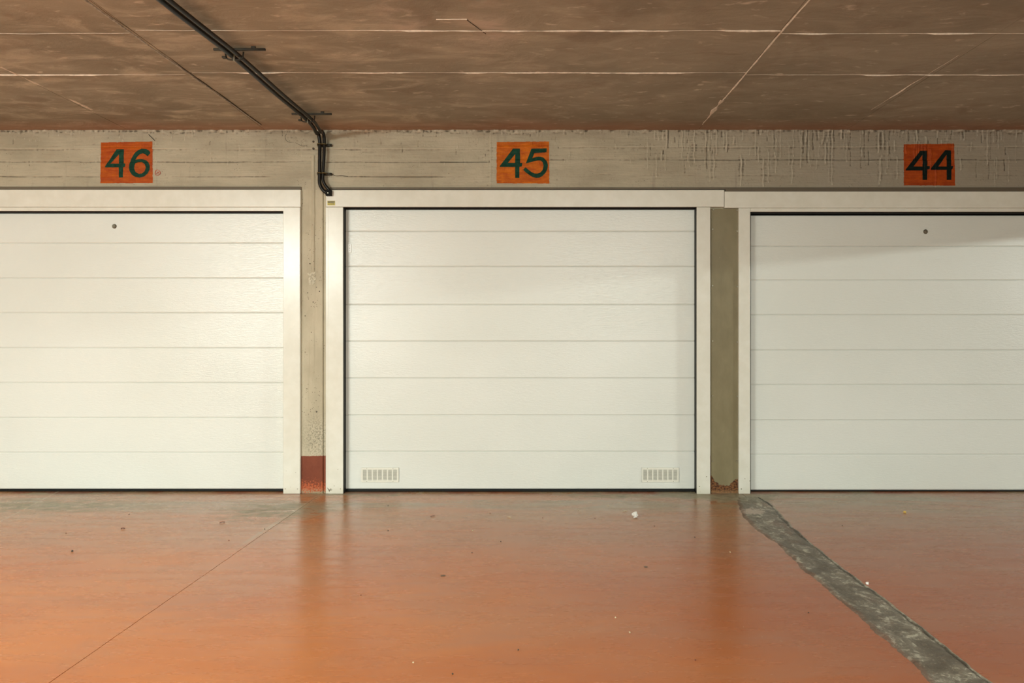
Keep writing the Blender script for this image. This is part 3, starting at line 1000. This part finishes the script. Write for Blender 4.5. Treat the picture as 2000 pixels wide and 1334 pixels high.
for px, py in ((1393, 410), (1439, 411), (1391.5, 448), (1439.5, 452), (1391.5, 558), (1439.3, 560), (1391.5, 666), (1439.5, 668),
               (1391.5, 773), (1439.5, 774), (1391.5, 901), (1438.5, 900)):
    rel(obj('screw', disc(bmesh.new(), (PX(px), PZ(py)), 0.0058, -0.0065, 0.0, 12), M_STEEL, cv), cv)

# ================================================================== NUMBER SIGNS
SY = -0.003


def conv(pts, ox, oy, s, y):
    return [(PX(ox + a / s, y), PZ(oy + b / s, y)) for a, b in pts]


def rough_quad(q, y, seed):
    """painted rectangle with slightly uneven edges"""
    r = random.Random(seed)
    out = []
    for i in range(4):
        a, b = q[i], q[(i + 1) % 4]
        for k in range(24):
            t = k / 24
            j = 0.0 if k == 0 else 0.35
            out.append((PX(a[0] + (b[0] - a[0]) * t + r.uniform(-j, j), y), PZ(a[1] + (b[1] - a[1]) * t + r.uniform(-j, j), y)))
    return out


def inside(loop, X, Z):
    r = np.zeros(X.shape, bool)
    n_ = len(loop)
    for i in range(n_):
        (xa, za), (xb, zb) = loop[i], loop[(i + 1) % n_]
        if za == zb:
            continue
        c = ((za > Z) != (zb > Z)) & (X < (xb - xa) * (Z - za) / (zb - za) + xa)
        r ^= c
    return r


def painted(name, loops, mat, parent, step, off, cut=()):
    """a coat of paint that follows the relief of the lintel"""
    xs_ = [p[0] for p in loops[0]]
    zs_ = [p[1] for p in loops[0]]
    gx_ = np.arange(min(xs_) - step, max(xs_) + 2 * step, step)
    gz_ = np.arange(min(zs_) - step, max(zs_) + 2 * step, step)
    X, Z = np.meshgrid(gx_, gz_)
    Xc, Zc = X[:-1, :-1] + step / 2, Z[:-1, :-1] + step / 2
    m = np.zeros(Xc.shape, bool)
    for lp in loops:
        m ^= inside(lp, Xc, Zc)
    for lps in cut:
        m2 = np.zeros(Xc.shape, bool)
        for lp in lps:
            m2 ^= inside(lp, Xc, Zc)
        m &= ~m2
    Y = -lintel_h(X, Z) - off
    R_, C_ = X.shape
    idx = np.arange(R_ * C_).reshape(R_, C_)
    F = np.stack([idx[:-1, :-1], idx[:-1, 1:], idx[1:, 1:], idx[1:, :-1]], -1)[m]
    used = np.unique(F)
    remap = np.full(R_ * C_, -1)
    remap[used] = np.arange(len(used))
    F = remap[F]
    co = np.stack([X, Y, Z], -1).reshape(-1, 3)[used]
    me = bpy.data.meshes.new(name)
    me.vertices.add(len(co))
    me.vertices.foreach_set('co', co.reshape(-1).astype(np.float32))
    me.loops.add(len(F) * 4)
    me.loops.foreach_set('vertex_index', F.reshape(-1).astype(np.int32))
    me.polygons.add(len(F))
    me.polygons.foreach_set('loop_start', np.arange(0, len(F) * 4, 4, dtype=np.int32))
    me.polygons.foreach_set('use_smooth', np.full(len(F), True))
    me.update(calc_edges=True)
    return link(name, me, mat, parent)


def sign(name, label, quad, digits, mat, dmat, seed):
    cx = sum(p[0] for p in quad) / 4
    root = empty('number_sign', (PX(cx), SY, PZ(sum(p[1] for p in quad) / 4)))
    tag(root, label, 'number sign', 'painted bay numbers above the garage doors')
    rel(painted('painted_square', [rough_quad(quad, SY, seed)], mat, root, 0.0020, 0.0012), root)
    for dl in digits:
        rel(painted('digit', dl, dmat, root, 0.0012, 0.0020), root)


c46 = lambda p: conv(p, 150, 250, 5.8, SY)
c45 = lambda p: conv(p, 920, 250, 10.0, SY)
c44 = lambda p: conv(p, 1720, 250, 5.8, SY)
sign('n46', 'orange painted square with green number 46 above the left door',
     [(197, 278.5), (297.5, 276.3), (298, 357.3), (196, 357.8)],
     [[c46([(450, 240), (532, 240), (530, 400), (550, 400), (545, 440), (525, 446), (522, 560), (476, 560), (475, 446), (320, 446), (318, 436)]),
       c46([(478, 296), (475, 402), (383, 402)])],
      [c46([(832, 285), (818, 257), (782, 236), (735, 233), (690, 252), (650, 288), (615, 348), (592, 415), (590, 455), (598, 490), (622, 528), (660, 554), (710, 562),
            (760, 550), (800, 518), (824, 475), (828, 432), (814, 392), (785, 366), (742, 352), (700, 352), (662, 360), (680, 328), (706, 300), (745, 286), (778, 300), (800, 322)]),
       c46([(652, 430), (662, 402), (692, 386), (738, 386), (770, 410), (781, 448), (767, 490), (737, 515), (700, 519), (666, 498), (650, 462)])]],
     M_SIGN46, M_GREEN, 1)
sign('n45', 'orange painted square with green number 45 above the middle door',
     [(970, 277.5), (1072.3, 276), (1072.8, 358.2), (970, 358)],
     [[c45([(820, 400), (955, 400), (960, 685), (1002, 685), (992, 750), (945, 762), (945, 975), (862, 975), (862, 762), (560, 762), (560, 745)]),
       c45([(862, 508), (862, 682), (718, 682)])],
      [c45([(1180, 402), (1480, 397), (1475, 475), (1238, 488), (1197, 588), (1280, 560), (1350, 555), (1420, 580), (1480, 650), (1502, 720), (1492, 800), (1452, 880),
            (1392, 940), (1330, 970), (1270, 975), (1200, 955), (1130, 912), (1060, 860), (1018, 815), (1065, 765), (1120, 815), (1190, 865), (1240, 888), (1290, 890),
            (1350, 870), (1398, 820), (1415, 740), (1400, 672), (1360, 637), (1290, 635), (1200, 658), (1130, 678), (1068, 696)])]],
     M_SIGN45, M_GREEN, 2)
sign('n44', 'darker orange painted square with black-green number 44 above the right door',
     [(1765, 282), (1863.5, 280.5), (1866, 362.5), (1765.5, 362)],
     [[c44([(450, 256), (525, 258), (527, 430), (556, 432), (556, 465), (528, 468), (527, 588), (475, 588), (472, 482), (283, 482), (283, 470)]),
       c44([(472, 306), (472, 436), (372, 436)])],
      [c44([(732, 250), (798, 253), (800, 430), (822, 432), (813, 465), (803, 470), (803, 588), (750, 588), (748, 474), (570, 474), (568, 458)]),
       c44([(748, 302), (748, 437), (652, 437)])]],
     M_SIGN44, M_GREEND, 3)

# small red circled cross mark beside 46
mk = empty('pen_mark', (PX(308), -0.004, PZ(338)))
tag(mk, 'small red circled cross drawn on the concrete right of number 46', 'mark')
rr = random.Random(5)
ring_o, ring_i = [], []
for k in range(28):
    a = 2 * math.pi * k / 28
    r = 5.6 + 0.35 * math.sin(3 * a + 1)
    ring_o.append((PX(308.3 + r * math.cos(a)), PZ(337.5 + r * math.sin(a))))
    ring_i.append((PX(308.3 + (r - 0.9) * math.cos(a)), PZ(337.5 + (r - 0.9) * math.sin(a))))
rel(outline('ring', [ring_o, ring_i], -0.0055, 0.006, M_REDPEN, mk), mk)
for a0, b0, a1, b1 in ((305.3, 339.8, 311.2, 335.4), (306.5, 335.5, 311.0, 339.2)):
    dx, dy = (a1 - a0), (b1 - b0)
    l = math.hypot(dx, dy)
    nx_, ny_ = -dy / l * 0.4, dx / l * 0.4
    q = [(a0 + nx_, b0 + ny_), (a1 + nx_, b1 + ny_), (a1 - nx_, b1 - ny_), (a0 - nx_, b0 - ny_)]
    rel(outline('stroke', [[(PX(a), PZ(b)) for a, b in q]], -0.0055, 0.006, M_REDPEN, mk), mk)

# yellow sticker
sk = empty('sticker', (P(647), FY, Q(397)))
tag(sk, 'tiny yellow sticker with dark print on the frame corner below the junction box', 'sticker')
rel(bx('label_sheet', (P(639.5), P(654.5), FY - 0.001, FY + 0.001, Q(401), Q(392.3)), M_YELLOW, sk), sk)
rel(bx('print_band', (P(640.2), P(654), FY - 0.0014, FY - 0.0005, Q(396.8), Q(392.8)), M_OLIVE, sk), sk)
bm = bmesh.new()
for a, b, c_ in ((641, 645.5, 394.8), (647, 653, 394.4), (641, 644, 398.6), (645, 648, 398.4), (649, 653, 398.2)):
    box(bm, P(a), P(b), FY - 0.0018, FY - 0.0009, Q(c_ + 0.7), Q(c_ - 0.5))
rel(obj('print', bm, M_INK, sk), sk)

# ================================================================== CONDUITS
ZC = CEIL - 0.050


def conduit(label, dx, r, tail):
    far = [(-1.75 + dx, -8.5, ZC), (-1.62 + dx, -3.2, ZC), (-1.544 + dx, -2.0, ZC - 0.001), (-1.503 + dx, -1.42, ZC + 0.002), (-1.486 + dx, -0.9, ZC - 0.003), (-1.470 + dx, -0.42, ZC)]
    pts = far + tail
    o = obj('conduit', tube(bmesh.new(), catmull(pts, 10), r, 14), M_CONDUIT, smooth=True)
    tag(o, label, 'conduit', 'black conduits running along the ceiling and down to the door frame')
    return o


WY = -0.040
vx = lambda px: PX(px, WY)
vz = lambda py: PZ(py, WY)
conduit('left one of the two black conduits, nearer door 46, bending down the lintel', -0.0185, 0.0125,
        [(PX(609, -0.28), -0.26, ZC - 0.004), (PX(617.5, -0.16), -0.15, ZC - 0.018), (vx(623), -0.060, vz(262)), (vx(624.5), WY, vz(276)), (vx(624.5), WY, vz(300)), (vx(624.2), WY, vz(340)),
         (vx(624.3), WY, vz(356)), (vx(627), WY, vz(365)), (vx(632), WY, vz(372.5)), (vx(637.5), WY, vz(376.5))])
conduit('right one of the two black conduits, nearer number 45, bending down the lintel', 0.0185, 0.0105,
        [(PX(617.5, -0.28), -0.26, ZC), (PX(626, -0.16), -0.15, ZC - 0.010), (vx(631.5), -0.060, vz(258)), (vx(633.5), WY, vz(270)), (vx(633.2), WY, vz(300)), (vx(630.8), WY, vz(340)),
         (vx(631), WY, vz(352)), (vx(635), WY, vz(361)), (vx(640), WY, vz(367.5)), (vx(643.5), WY, vz(371.5))])


def bracket(xc, y, label, half=0.132):
    root = empty('ceiling_bracket', (xc, y, CEIL))
    tag(root, label, 'bracket', 'steel brackets carrying the conduits under the ceiling')
    rel(bx('rail', (xc - half + 0.02, xc + half + 0.02, y - 0.006, y + 0.006, CEIL - 0.022, CEIL - 0.010), M_RAIL, root, 0.003), root)
    for s in (-0.5, 0.6):
        rel(bx('spacer', (xc + s * half, xc + s * half + 0.022, y - 0.005, y + 0.005, CEIL - 0.012, CEIL + 0.001), M_RAIL, root, 0.002), root)
    # saddle around both conduits
    sad = [(xc - 0.052, y, CEIL - 0.030), (xc - 0.046, y, ZC - 0.008), (xc - 0.030, y, ZC - 0.017), (xc, y, ZC - 0.018), (xc + 0.028, y, ZC - 0.016), (xc + 0.037, y, ZC - 0.004), (xc + 0.040, y, CEIL - 0.028)]
    o = rel(obj('saddle', tube(bmesh.new(), catmull(sad, 4), 0.0042, 8), M_RAIL, root, True), root)
    rel(obj('bolt', tube(bmesh.new(), [Vector((xc - 0.006, y - 0.004, CEIL - 0.03)), Vector((xc - 0.006, y - 0.004, ZC - 0.026))], 0.005, 8), M_STEEL, root), root)
    rel(bx('saddle_ear', (xc - 0.066, xc - 0.045, y - 0.010, y + 0.008, ZC - 0.012, ZC - 0.002), M_RAIL, root, 0.002), root)


bracket(-1.503, -1.415, 'bracket across the conduits farther from the wall, near the top of the picture')
bracket(-1.471, -0.405, 'bracket across the conduits closest to the lintel')


def wclip(pyc, label):
    root = empty('wall_clip', (vx(629), -0.02, vz(pyc)))
    tag(root, label, 'clip', 'clips holding the conduits to the lintel')
    z = vz(pyc)
    rel(bx('clip_rail', (vx(618), vx(646), -0.024, 0.0, z - 0.008, z + 0.008), M_RAIL, root, 0.002), root)
    for px, rad in ((624.5, 0.016), (632.5, 0.0145)):
        arc = [(vx(px) - rad, -0.02, z), (vx(px) - rad, WY - 0.004, z), (vx(px) - rad * 0.5, WY - rad, z), (vx(px) + rad * 0.5, WY - rad, z), (vx(px) + rad, WY - 0.004, z), (vx(px) + rad, -0.02, z)]
        rel(obj('saddle', tube(bmesh.new(), catmull(arc, 4), 0.0036, 8), M_CLIP, root, True), root)
    rel(obj('bolt', disc(bmesh.new(), (vx(620), z), 0.007, -0.034, -0.02, 8), M_CLIP, root), root)
    rel(obj('bolt', disc(bmesh.new(), (vx(643), z), 0.006, -0.032, -0.02, 8), M_RAIL, root), root)


wclip(282, 'upper clip fixing the black conduits to the lintel')
wclip(338.5, 'lower clip fixing the black conduits to the lintel')

jb = empty('junction_box', (vx(641.5), FY, vz(377)))
tag(jb, 'small black junction box where the conduits end at the frame corner', 'junction box')
rel(bx('housing', (vx(636.5), vx(647.5), WY - 0.012, FY + 0.001, vz(382.3), vz(371)), M_BLACK, jb, 0.002), jb)
rel(obj('screw', disc(bmesh.new(), (vx(641.5), vz(377.5)), 0.005, WY - 0.0145, WY - 0.010, 10), M_STEEL, jb), jb)

# short diagonal scar and cracks on the lintel (parts of the wall)
for pts, w_ in (([(291, 263), (297, 269), (303, 275)], 1.3), ([(648, 340), (656, 343.5), (668, 343), (680, 345)], 0.9), ([(860, 316.5), (900, 317), (952, 317)], 0.7),
                ([(560, 262), (557, 268), (562, 277), (575, 279)], 0.7), ([(575, 278), (590, 285), (600, 284)], 0.6)):
    bm = bmesh.new()
    tube(bm, catmull([(PX(a), -0.0035, PZ(b)) for a, b in pts], 6), w_ * 0.0022, 6)
    obj('crack', bm, M_CRACK, wb)

# ================================================================== DEBRIS ON THE FLOOR


def crumple(name, px, py, sx, sy, h, mat, label, cat, group=None, seed=0):
    r = random.Random(seed)
    x, y = FL(px, py)
    bm = bmesh.new()
    bmesh.ops.create_icosphere(bm, subdivisions=2, radius=1.0)
    amp = 0.62 if name == 'paper_scrap' else 0.32
    for v in bm.verts:
        f = 1 + r.uniform(-amp, amp * 0.8)
        v.co = Vector((v.co.x * sx * f, v.co.y * sy * f, max(v.co.z, -0.35) * h * f * (1 + 0.5 * r.random())))
    zmin = min(v.co.z for v in bm.verts)
    for v in bm.verts:
        v.co.z -= zmin
    o = obj(name, bm, mat)
    o.location = (x, y, 0.0)
    o.rotation_euler.z = r.uniform(0, 3)
    tag(o, label, cat, group)
    return o


def sliver(name, px, py, L, ang, mat, label, cat, group=None, seed=0, wd=0.002):
    r = random.Random(seed)
    x, y = FL(px, py)
    pts = [(-L / 2, 0, wd), (-L / 6, r.uniform(-.2, .2) * L, wd * 2), (L / 6, r.uniform(-.1, .1) * L, wd * 2.2), (L / 2, 0, wd)]
    o = obj(name, tube(bmesh.new(), catmull(pts, 3), wd, 6), mat)
    o.location = (x, y, 0.0)
    o.rotation_euler.z = ang
    tag(o, label, cat, group)


crumple('paper_scrap', 1240, 1010, 0.026, 0.016, 0.014, M_PAPER, 'crumpled white paper scrap on the floor before the right vent grille', 'paper', seed=1)
crumple('yellow_crumb', 1767, 1001.5, 0.008, 0.007, 0.006, M_YBIT, 'tiny yellow crumb on the floor in front of door 44', 'crumb', seed=2)
crumple('dried_blob', 865.5, 1124.5, 0.012, 0.010, 0.0012, M_DRYDIRT, 'small dark flat spot of dirt in the middle of the floor', 'dirt', seed=3)
crumple('dried_blob', 1261.5, 1107.5, 0.012, 0.010, 0.0012, M_DRYDIRT, 'small dark flat spot of dirt nearer the grey repair strip', 'dirt', seed=4)
crumple('dirt_crumb', 141, 1077.5, 0.005, 0.005, 0.005, M_DIRT, 'lone dark crumb on the left floor in front of door 46', 'crumb', seed=5)
crumple('white_chip', 1694, 1141.5, 0.007, 0.005, 0.006, M_PAPER, 'white chip on the right edge of the grey repair strip', 'chip', seed=6)
sliver('straw_bit', 995, 1011, 0.030, -0.7, M_STRAW, 'pale straw sliver on the floor before the middle of door 45', 'straw', seed=7)
sliver('straw_bit', 1220, 999, 0.030, 0.3, M_STRAW, 'pale straw sliver beside the white paper scrap', 'straw', seed=8)
sliver('straw_bit', 1083, 958, 0.07, 1.1, M_STRAW, 'dry stalk lying against the rubber seal of door 45', 'straw', seed=9, wd=0.0016)
sliver('leaf_bit', 434, 1021.5, 0.028, 0.5, M_CRUMBRED, 'brown leaf sliver on the worn patch left of the column', 'leaf', seed=10, wd=0.003)
sliver('leaf_bit', 240, 1033.5, 0.022, 0.1, M_CRUMBRED, 'brown leaf sliver in front of door 46', 'leaf', seed=11, wd=0.003)
sliver('leaf_bit', 845, 1009, 0.030, 0.6, M_CRUMBRED, 'brown leaf sliver on the floor in front of door 45', 'leaf', seed=12, wd=0.002)
k = 20
crumbs = [(129, 1042, 'before door 46, left of the leaf sliver'), (252, 1005, 'near the threshold of door 46, below its lock'), (517, 1034, 'on the worn grey patch left of the column'),
          (447, 1056, 'just left of the upper end of the floor joint'), (758, 988, 'below the left vent grille, close to the seal'), (758, 1037, 'below the left vent grille, farther from the door'),
          (957, 1003, 'close to door 45, left of the pale straw sliver'), (978, 1058, 'before the middle of door 45'), (922, 1080, 'upper right of the dark spot in the middle of the floor'),
          (1060, 1012, 'close to door 45, right of the pale straw sliver'), (1278, 1028, 'lower right of the white paper scrap'), (1357, 1050, 'in front of the right jamb of door 45'),
          (705, 1163, 'in the reflection of the column on the floor'), (1012, 1270, 'low in the middle of the floor'), (884, 1317, 'at the bottom edge, left of the middle'),
          (1162, 1013, 'left of the white paper scrap'), (1645, 1027, 'before door 44, right of the repair strip'), (1579, 1197, 'beside the left edge of the repair strip'), (1358, 1290, 'at the lower right of the middle slab')]
for px, py, where in crumbs:
    k += 1
    crumple('dirt_crumb', px, py, 0.0030, 0.0028, 0.0025, M_DIRT if k % 3 else M_CRUMBRED, 'tiny dark crumb ' + where, 'crumb',
            'tiny dirt crumbs scattered over the floor', seed=k)
for px, py, where in ((1130, 997, 'before the middle right of door 45'), (1188, 988, 'left of the right vent grille'), (923, 1037, 'before the middle left of door 45'),
                      (1426, 1079, 'in the floor reflection of the olive cover plate'), (1202, 1207, 'right of the middle of the floor'), (1230, 1236, 'low on the floor, right of the middle'),
                      (807, 1295, 'near the bottom edge, left of the middle')):
    k += 1
    crumple('pale_crumb', px, py, 0.0032, 0.003, 0.003, M_STRAW, 'tiny pale crumb ' + where, 'crumb',
            'tiny pale crumbs scattered over the floor', seed=k)
